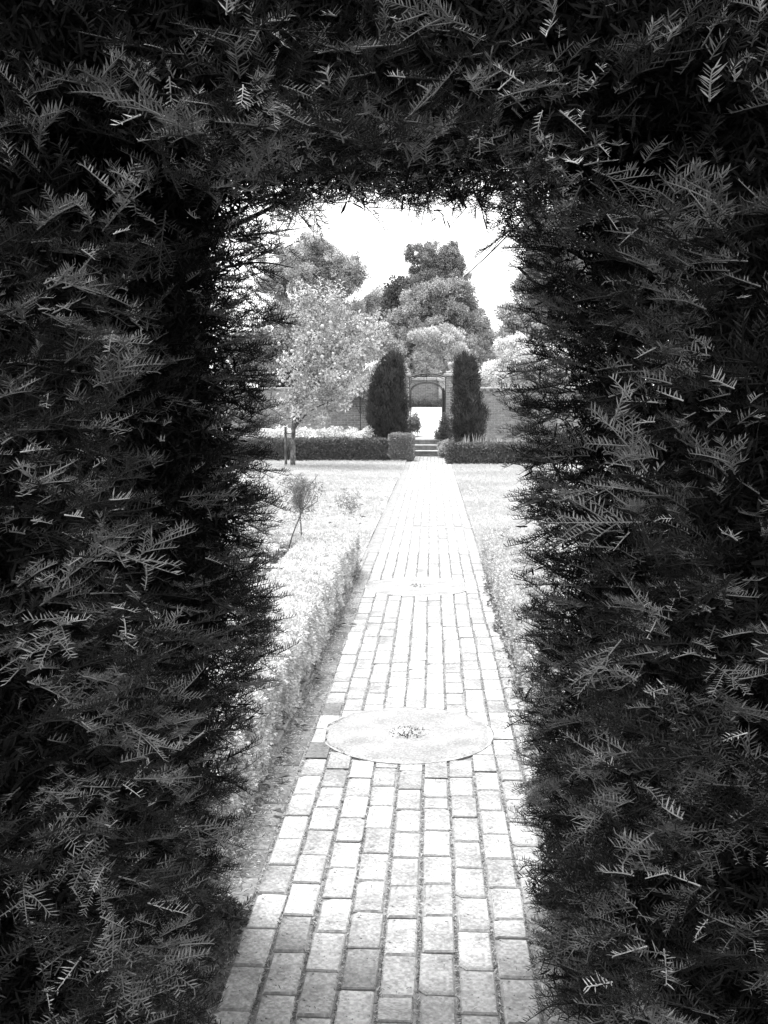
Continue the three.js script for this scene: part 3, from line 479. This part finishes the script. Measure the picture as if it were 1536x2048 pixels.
function gardenWall(label, x0, x1, h, z, fx) {
  const cx = (x0 + x1) / 2, t = thing('garden_wall', label, 'wall', [cx, 0, z]);
  part('core', boxUV(new THREE.BoxGeometry(x1 - x0, h, 0.32).translate(0, h / 2 - 0.04, -0.178), 1), mortar, t);
  brickFace(t, x0, x1, 0, h - 0.05, z, 300, fx);
  for (let x = x0, k = 0; x < x1 - 0.05; x += 0.45, k++) { const w = Math.min(0.44, x1 - x), o = part('coping_stone', slab(w, 0.07, 0.46, 0.012), stone, t); o.position.set(x + w / 2 - cx, h, -0.17); o.rotation.z = gauss() * 0.005; }
  // a row of dentil bricks under the coping
  for (let x = x0 + 0.1, k = 0; x < x1 && k < 24; x += 0.225, k++) { const o = part('corbel_brick', slab(0.11, 0.07, 0.12, 0.005), wallTones[k % 4], t); o.position.set(x - cx, h - 0.075, 0.02); }
}
gardenWall('brick garden wall behind the apple tree and long hedge', -12, -1.12, 2.12, -32.75, -2.6);
gardenWall('coped brick garden wall behind the sword leaved plants', 0.80, 10, 2.12, -32.75, 1.9);
function pier(label, x) {
  const t = thing('gate_pier', label, 'pier', [x, 0, -32.6], 'brick piers either side of the gate');
  part('core', boxUV(new THREE.BoxGeometry(0.345, 2.52, 0.345).translate(0, 1.24, -0.18), 1), mortar, t);
  brickFace(t, x - 0.18, x + 0.18, 0, 2.5, -32.6, 300, x);
  for (const s of [-1, 1]) for (let k = 0; k < 33; k++) { const o = part('brick', faceBrick[k % 6], wallTones[(k * 7 + (s > 0 ? 2 : 0)) % 4], t); o.position.set(s * 0.18, 0.0375 + k * 0.075, -0.08 - (k % 2) * 0.16); o.rotation.y = s * Math.PI / 2; o.scale.x = 0.72; }
  const cap = part('cap_stone', slab(0.5, 0.09, 0.5, 0.02), stone, t); cap.position.set(0, 2.55, -0.18);
  const cap2 = part('cap_stone', slab(0.36, 0.08, 0.36, 0.02), stone, t); cap2.position.set(0, 2.635, -0.18);
  const ball = part('ball_finial', boxUV(new THREE.LatheGeometry([[0, 0], [0.08, 0], [0.075, 0.03], [0.045, 0.06], [0.05, 0.075], [0.10, 0.12], [0.125, 0.19], [0.11, 0.26], [0.06, 0.305], [0, 0.315]].map(([a, b]) => new THREE.Vector2(a, b)), 24), 2), stone, t); ball.position.set(0, 2.675, -0.18);
}
pier('brick gate pier with stone ball behind the tall columnar yew', -0.94);
pier('brick gate pier with stone ball behind the narrow topped yew', 0.62);
{
  const iron = mat(0.03, { roughness: 0.7 });
  const bar = (a, b, r = 0.011) => tube([V(...a), V(...a).lerp(V(...b), 0.5), V(...b)], r, r, 8);
  const t = thing('iron_gateway', 'black wrought iron arch and posts between the brick piers', 'gateway', [-0.16, 0.5, -32.45]);
  const arc = (x0, x1, y, rise, n = 12) => { const a = []; for (let i = 0; i <= n; i++) { const s = i / n * 2 - 1; a.push(V(x0 + (x1 - x0) * i / n, y + rise * Math.sqrt(Math.max(0, 1 - s * s * 0.98)), 0)); } return a; };
  const flat = (x0, x1, y, rise, n = 12) => { const a = []; for (let i = 0; i <= n; i++) { const s = i / n * 2 - 1; a.push(V(x0 + (x1 - x0) * i / n, y + rise * (1 - s * s), 0)); } return a; };
  part('overthrow_rail', tube(flat(-0.60, 0.62, 1.96, 0.13), 0.024, 0.024, 8), iron, t);
  part('overthrow_rail', tube(flat(-0.58, 0.60, 1.90, 0.12), 0.010, 0.010, 8), iron, t);
  part('arch_bar', tube(arc(-0.535, 0.5, 1.52, 0.30, 20), 0.015, 0.015, 8), iron, t);
  part('arch_bar', tube(arc(-0.50, 0.465, 1.52, 0.265, 20), 0.009, 0.009, 8), iron, t);
  part('post', bar([-0.535, -0.02, 0], [-0.535, 1.56, 0], 0.017), iron, t); part('post', bar([0.5, -0.02, 0], [0.5, 1.56, 0], 0.017), iron, t);
  part('post', bar([-0.585, -0.02, 0], [-0.585, 1.98, 0], 0.011), iron, t); part('post', bar([0.585, -0.02, 0], [0.585, 1.98, 0], 0.013), iron, t);
  part('finial', bar([-0.02, 1.80, 0], [-0.02, 2.36, 0], 0.010), iron, t); part('finial', bar([-0.09, 2.22, 0], [0.05, 2.22, 0], 0.009), iron, t);
  for (const s of [-1, 1]) { const c = s < 0 ? -0.56 : 0.54; const pts = []; for (let i = 0; i <= 16; i++) { const a = i / 16 * 5.2, r = 0.10 * (1 - i / 22); pts.push(V(c - s * (0.10 - Math.cos(a) * r), 1.73 + Math.sin(a) * r, 0)); } part('scroll', tube(pts, 0.009, 0.006, 6), iron, t); }
  // the leaf of the gate, swung open and seen nearly edge on
  const g = thing('iron_gate', 'black iron gate leaf standing open against the pier', 'gate', [0.33, 0.5, -32.48]); g.rotation.y = Math.PI / 2 - 0.10;
  part('stile', bar([0, 0.03, 0], [0, 1.62, 0], 0.02), iron, g); part('stile', bar([1.0, 0.03, 0], [1.0, 1.5, 0], 0.02), iron, g);
  for (const y of [0.08, 0.75, 0.82, 1.48]) part('rail', bar([0, y, 0], [1.0, y, 0], 0.014), iron, g);
  for (let k = 1; k < 11; k++) { const b = part('upright', bar([k * 0.091, 0.08, 0], [k * 0.091, 1.60 - 0.1 * Math.abs(k - 5) / 5, 0], 0.009), iron, g); const s = part('spike', new THREE.ConeGeometry(0.016, 0.07, 6), iron, b); s.position.set(k * 0.091, 1.63 - 0.1 * Math.abs(k - 5) / 5, 0); }
  const st = thing('stone_steps', 'three worn stone steps leading up to the gate', 'steps', [-0.18, 0, -31.5]);
  for (let k = 0; k < 3; k++) {
    part('riser', boxUV(new THREE.BoxGeometry(0.98, 0.125, 0.5).translate(0, 0.0625 + k * 0.167, 0.42 - k * 0.33 - 0.3), 2), wallTones[1], st);
    const tr = part('tread', slab(1.04, 0.045, 0.46, 0.012), stone, st); tr.position.set(0, 0.1475 + k * 0.167, 0.42 - k * 0.33 - 0.22);
  }
  part('landing', slab(1.1, 0.06, 1.36, 0.01), stone, st).position.set(0, 0.478, -1.22);
  part('cheek_wall', slab(0.11, 0.5, 1.9, 0.01), wallTones[1], st).position.set(0.56, 0.23, -0.75); part('cheek_wall', slab(0.11, 0.5, 1.9, 0.01), wallTones[1], st).position.set(-0.575, 0.23, -0.75);
}
// the upper garden: gravel and a back wall
{
  const g = new THREE.PlaneGeometry(7, 14.4, 14, 30).rotateX(-Math.PI / 2).translate(0, 0, -40.5), p = g.attributes.position; for (let i = 0; i < p.count; i++) p.setY(i, groundY(0, p.getZ(i)) + 0.004);
  g.computeVertexNormals(); struct('gravel_court', boxUV(g, 1), mat(0.5, { map: stoneMap, bumpMap: stoneBump, bumpScale: 0.01 }));
  const t = thing('back_wall', 'far brick wall with pale coping seen through the gateway', 'wall', [0, 1.4, -47.8]);
  part('core', boxUV(new THREE.BoxGeometry(14, 1.4, 0.3).translate(0, 0.65, -0.17), 1), mortar, t);
  brickFace(t, -3.2, 3.2, 1.4, 2.72, -47.8, 0, 0);
  for (let x = -7; x < 7; x += 0.6) { const o = part('coping_stone', slab(0.59, 0.14, 0.45, 0.02), stone, t); o.position.set(x + 0.3, 1.39 - x * 0.0, -0.12); }
  const q = thing('back_pier', 'small brick pier with pale cap on the far wall', 'pier', [0.48, 1.4, -47.5]);
  part('shaft', boxUV(new THREE.BoxGeometry(0.36, 1.3, 0.3).translate(0, 0.63, 0), 2), wallTones[2], q); part('cap_stone', slab(0.5, 0.14, 0.44, 0.02), stone, q).position.set(0, 1.36, 0); 
  for (let k = 0; k < 7; k++) tree('court_plant', 'low grey plant growing along the foot of the far wall', 'plant', [-1.6 + k * 0.42 + gauss() * 0.08, 1.53, -47.2], [[0, 0.12, 0, 0.24, 0.16, 0.2]], blossoms, 0.14, 1500, 0.8, { trunk: 0, gap: 0.2, group: 'plants along the far wall' });
}

// ------------------------------------------------------------------ border and bed plants
for (let k = 0; k < 15; k++) tree('border_plant', 'pale mounded border plant between the long hedge and the brick wall', 'plant', [-8.2 + k * 0.44 + gauss() * 0.1, 0, -30.4 + gauss() * 0.3], [[0, 0.42, 0, 0.34, 0.34, 0.4], [gauss() * 0.1, 0.66, 0, 0.18, 0.16, 0.2]], blossoms, 0.68, 800, 1, { trunk: 0, gap: 0.22, group: 'pale mounded plants behind the long hedge' });
{ // sword-leaved plants
  const T = new Tri(); for (let i = 0; i < 26; i++) { const a = R(0, 6.28), r = R(0, 0.12), b = V(Math.cos(a) * r, 0, Math.sin(a) * r), h = R(0.45, 0.8), lean = V(gauss() * 0.16, h, gauss() * 0.16), s = V(Math.cos(a + 1.5) * 0.016, 0, Math.sin(a + 1.5) * 0.016), m = b.clone().addScaledVector(lean, 0.55); const tip = b.clone().add(lean).add(V(gauss() * 0.06, -0.02, gauss() * 0.06)); T.quad(b.clone().sub(s), b.clone().add(s), m.clone().add(s), m.clone().sub(s)); T.tri(m.clone().sub(s), m.clone().add(s), tip); }
  const g = T.geo(), m = mat(0.42, { roughness: 0.5 });
  for (let k = 0; k < 16; k++) { const t = thing('iris_clump', 'pale sword leaved clump behind the low hedge by the wall', 'plant', [0.95 + (k % 8) * 0.24 + gauss() * 0.05, 0, -28.45 - Math.floor(k / 8) * 0.5], 'sword leaved clumps behind the low hedge'); t.rotation.y = R(0, 6.28); t.scale.setScalar(R(0.75, 1.1)); part('leaves', g, m, t, 'stuff'); }
}
tree('step_shrub', 'dark leafy shrub with pale flowers at the foot of the open gate', 'shrub', [0.34, 0.3, -31.9], [[0, 0.25, 0, 0.2, 0.32, 0.2], [0.04, 0.6, 0, 0.12, 0.3, 0.15]], blossoms, 0.10, 2400, 0.7, { trunk: 0, gap: 0.2 });
tree('step_plant', 'pale bushy plant beside the stone steps', 'plant', [0.40, 0, -30.4], [[0, 0.22, 0, 0.17, 0.26, 0.3]], blossoms, 0.4, 2400, 0.7, { trunk: 0, gap: 0.2 });
tree('step_plant', 'small grey plant growing by the iron post at the top of the steps', 'plant', [-0.62, 0.5, -33.6], [[0, 0.4, 0, 0.22, 0.3, 0.2]], blossoms, 0.2, 1800, 0.8, { trunk: 0, gap: 0.2 });
// big-leaved plants in the near bed
{
  const bigLeaf = (L, w) => { const T = new Tri(), n = 6, rows = []; for (let i = 0; i <= n; i++) { const t = i / n, ww = w * Math.sin(Math.PI * Math.min(1, 0.08 + t * 0.95)) ** 0.8 * 0.5, y = L * (0.42 * t - 0.5 * t * t); rows.push([V(-ww, y + ww * 0.35 + R(-0.01, 0.01), L * t), V(0, y, L * t), V(ww, y + ww * 0.35 + R(-0.01, 0.01), L * t)]); } for (let i = 0; i < n; i++) for (let j = 0; j < 2; j++) T.quad(rows[i][j], rows[i][j + 1], rows[i + 1][j + 1], rows[i + 1][j]); return T.geo(); };
  const leaves = [0, 1, 2, 3].map(() => bigLeaf(R(0.15, 0.22), R(0.09, 0.14))), lm = [0.34, 0.40, 0.28].map((v) => leafMat(v, { roughness: 0.7 }));
  for (const [x, z, h] of [[-1.45, -8.9, 0.30], [-1.75, -8.6, 0.34], [-1.42, -8.2, 0.26], [-1.55, -9.15, 0.32], [-2.0, -9.0, 0.36], [-1.4, -7.6, 0.24], [-1.75, -7.4, 0.28], [-2.1, -8.2, 0.3]]) {
    const t = thing('leafy_plant', 'big leaved pale plant in the bed behind the kerbed box hedge', 'plant', [x, -0.04, z], 'big leaved plants in the bed');
    part('stalk', tube([V(0, 0, 0), V(0, h * 0.5, 0), V(0.01, h + 0.02, 0)], 0.012, 0.008, 6), mat(0.3), t);
    for (let k = 0; k < 13; k++) { const o = part('leaf', leaves[k % 4], lm[k % 3], t); o.position.set(gauss() * 0.02, h * (0.35 + 0.65 * k / 12), gauss() * 0.02); o.rotation.set(-0.1 - 0.5 * k / 12 + gauss() * 0.15, k * 2.4 + gauss() * 0.2, gauss() * 0.15, 'YXZ'); o.scale.setScalar(R(0.8, 1.15)); }
  }
  // young roses
  const rose = (label, x, z, top, r, v, tall = 1) => {
    const t = thing('rose_bush', label, 'shrub', [x, -0.04, z]), c = V(...top);
    part('stem', tube([V(0, 0, 0), V(c.x * 0.4, c.y * 0.45, c.z * 0.4), V(c.x, c.y * 0.8, c.z)], 0.009, 0.006, 6), mat(0.08), t);
    for (let k = 0; k < 9; k++) part('cane', tube([V(c.x, c.y * 0.8, c.z), c.clone().add(V(gauss() * r * 0.5, -0.02, gauss() * r * 0.5)), c.clone().add(V(gauss() * r * 0.8, R(-0.3, 0.9) * r, gauss() * r * 0.8))], 0.004, 0.002, 5), mat(0.1), t);
    const l = [], knots = [0, 1, 2, 3].map(() => V(gauss() * r * 0.8, gauss() * r * 0.7 * tall, gauss() * r * 0.6)); for (let i = 0; i < 80; i++) { const d = V(gauss(), gauss() * tall * 0.8, gauss()).multiplyScalar(r * 0.42).add(knots[i % 4]); if (d.y > 0) d.y *= 0.6; l.push({ p: c.clone().add(d), q: randQ(), s: R(0.4, 0.65), c: R(0.5, 1.3) }); }
    scatter('leaves', fineClumps[0].clone().scale(0.32, 0.32, 0.32), mat(v, { roughness: 0.5 }), l, t); return t;
  };
  rose('young leaning rose with grey leaves on a dark bare stem', -1.40, -9.2, [0.19, 0.84, 0], 0.26, 0.2);
  rose('pale leafed young rose near the dark stemmed one', -1.78, -9.6, [0.14, 0.72, 0], 0.32, 0.42);
  const up = rose('thin upright rose shoot rising past the leaning rose', -1.25, -9.5, [-0.02, 0.85, 0], 0.035, 0.3, 9);
}
// weeds along the path edges
{
  const w = clump(24, 0.03, 0.03, 0.016, { rise: 0.6 }), m = mat(0.3), md = mat(0.12), l = [], l2 = [];
  for (let i = 0; i < 130; i++) l.push({ p: V(0.53 + gauss() * 0.03, 0.02, -3.2 - 6 * rnd()), q: randQ(), s: R(0.6, 1.4), c: R(0.5, 1.2) });
  for (let i = 0; i < 160; i++) l.push({ p: V(-0.79 + gauss() * 0.02, 0.03, -3.2 - 6.4 * rnd()), q: randQ(), s: R(0.6, 1.4), c: R(0.4, 1.2) });
  scatter('weeds', w, m, l);
  for (let i = 0; i < 70; i++) l2.push({ p: V(-0.64 + gauss() * 0.04, 0.015, -2.35 - 0.7 * rnd()), q: randQ(), s: R(0.45, 0.8), c: R(0.3, 1) });
  scatter('ground_ivy', w, md, l2);
  const f = new Tri(); leafInto(f, V(0, 0.004, -0.03), V(0, 0.1, 1).normalize(), UP, 0.06, 0.032, 0.3); const d = [];
  for (let i = 0; i < 30; i++) d.push({ p: V(-0.66 + gauss() * 0.06, 0.012, -3 - 5 * rnd()), q: Q.clone().setFromAxisAngle(UP, R(0, 6.28)), s: R(0.5, 1.2), c: R(0.2, 1) });
  for (let i = 0; i < 40; i++) d.push({ p: V(-0.85 - 1.6 * rnd(), 0.02, -10.5 - 6 * rnd() ** 1.5), q: Q.clone().setFromAxisAngle(UP, R(0, 6.28)), s: R(0.8, 1.5), c: R(0.2, 0.8) });
  scatter('fallen_leaves', f.geo(), mat(0.2), d);
}
for (const o of scene.children) if (o.isInstancedMesh && !o.userData.label) o.userData.label = { grass: 'short mown grass on the lawns beside the path', fallen_needles: 'fallen yew needles and seeds in the path joints', weeds: 'small weeds along the foot of the low hedges', ground_ivy: 'dark small leaves creeping at the foot of the yew', fallen_leaves: 'a few fallen leaves on the lawn and path edge' }[o.name], o.userData.category = o.name.replace('_', ' ');
renderer.render(scene, camera);
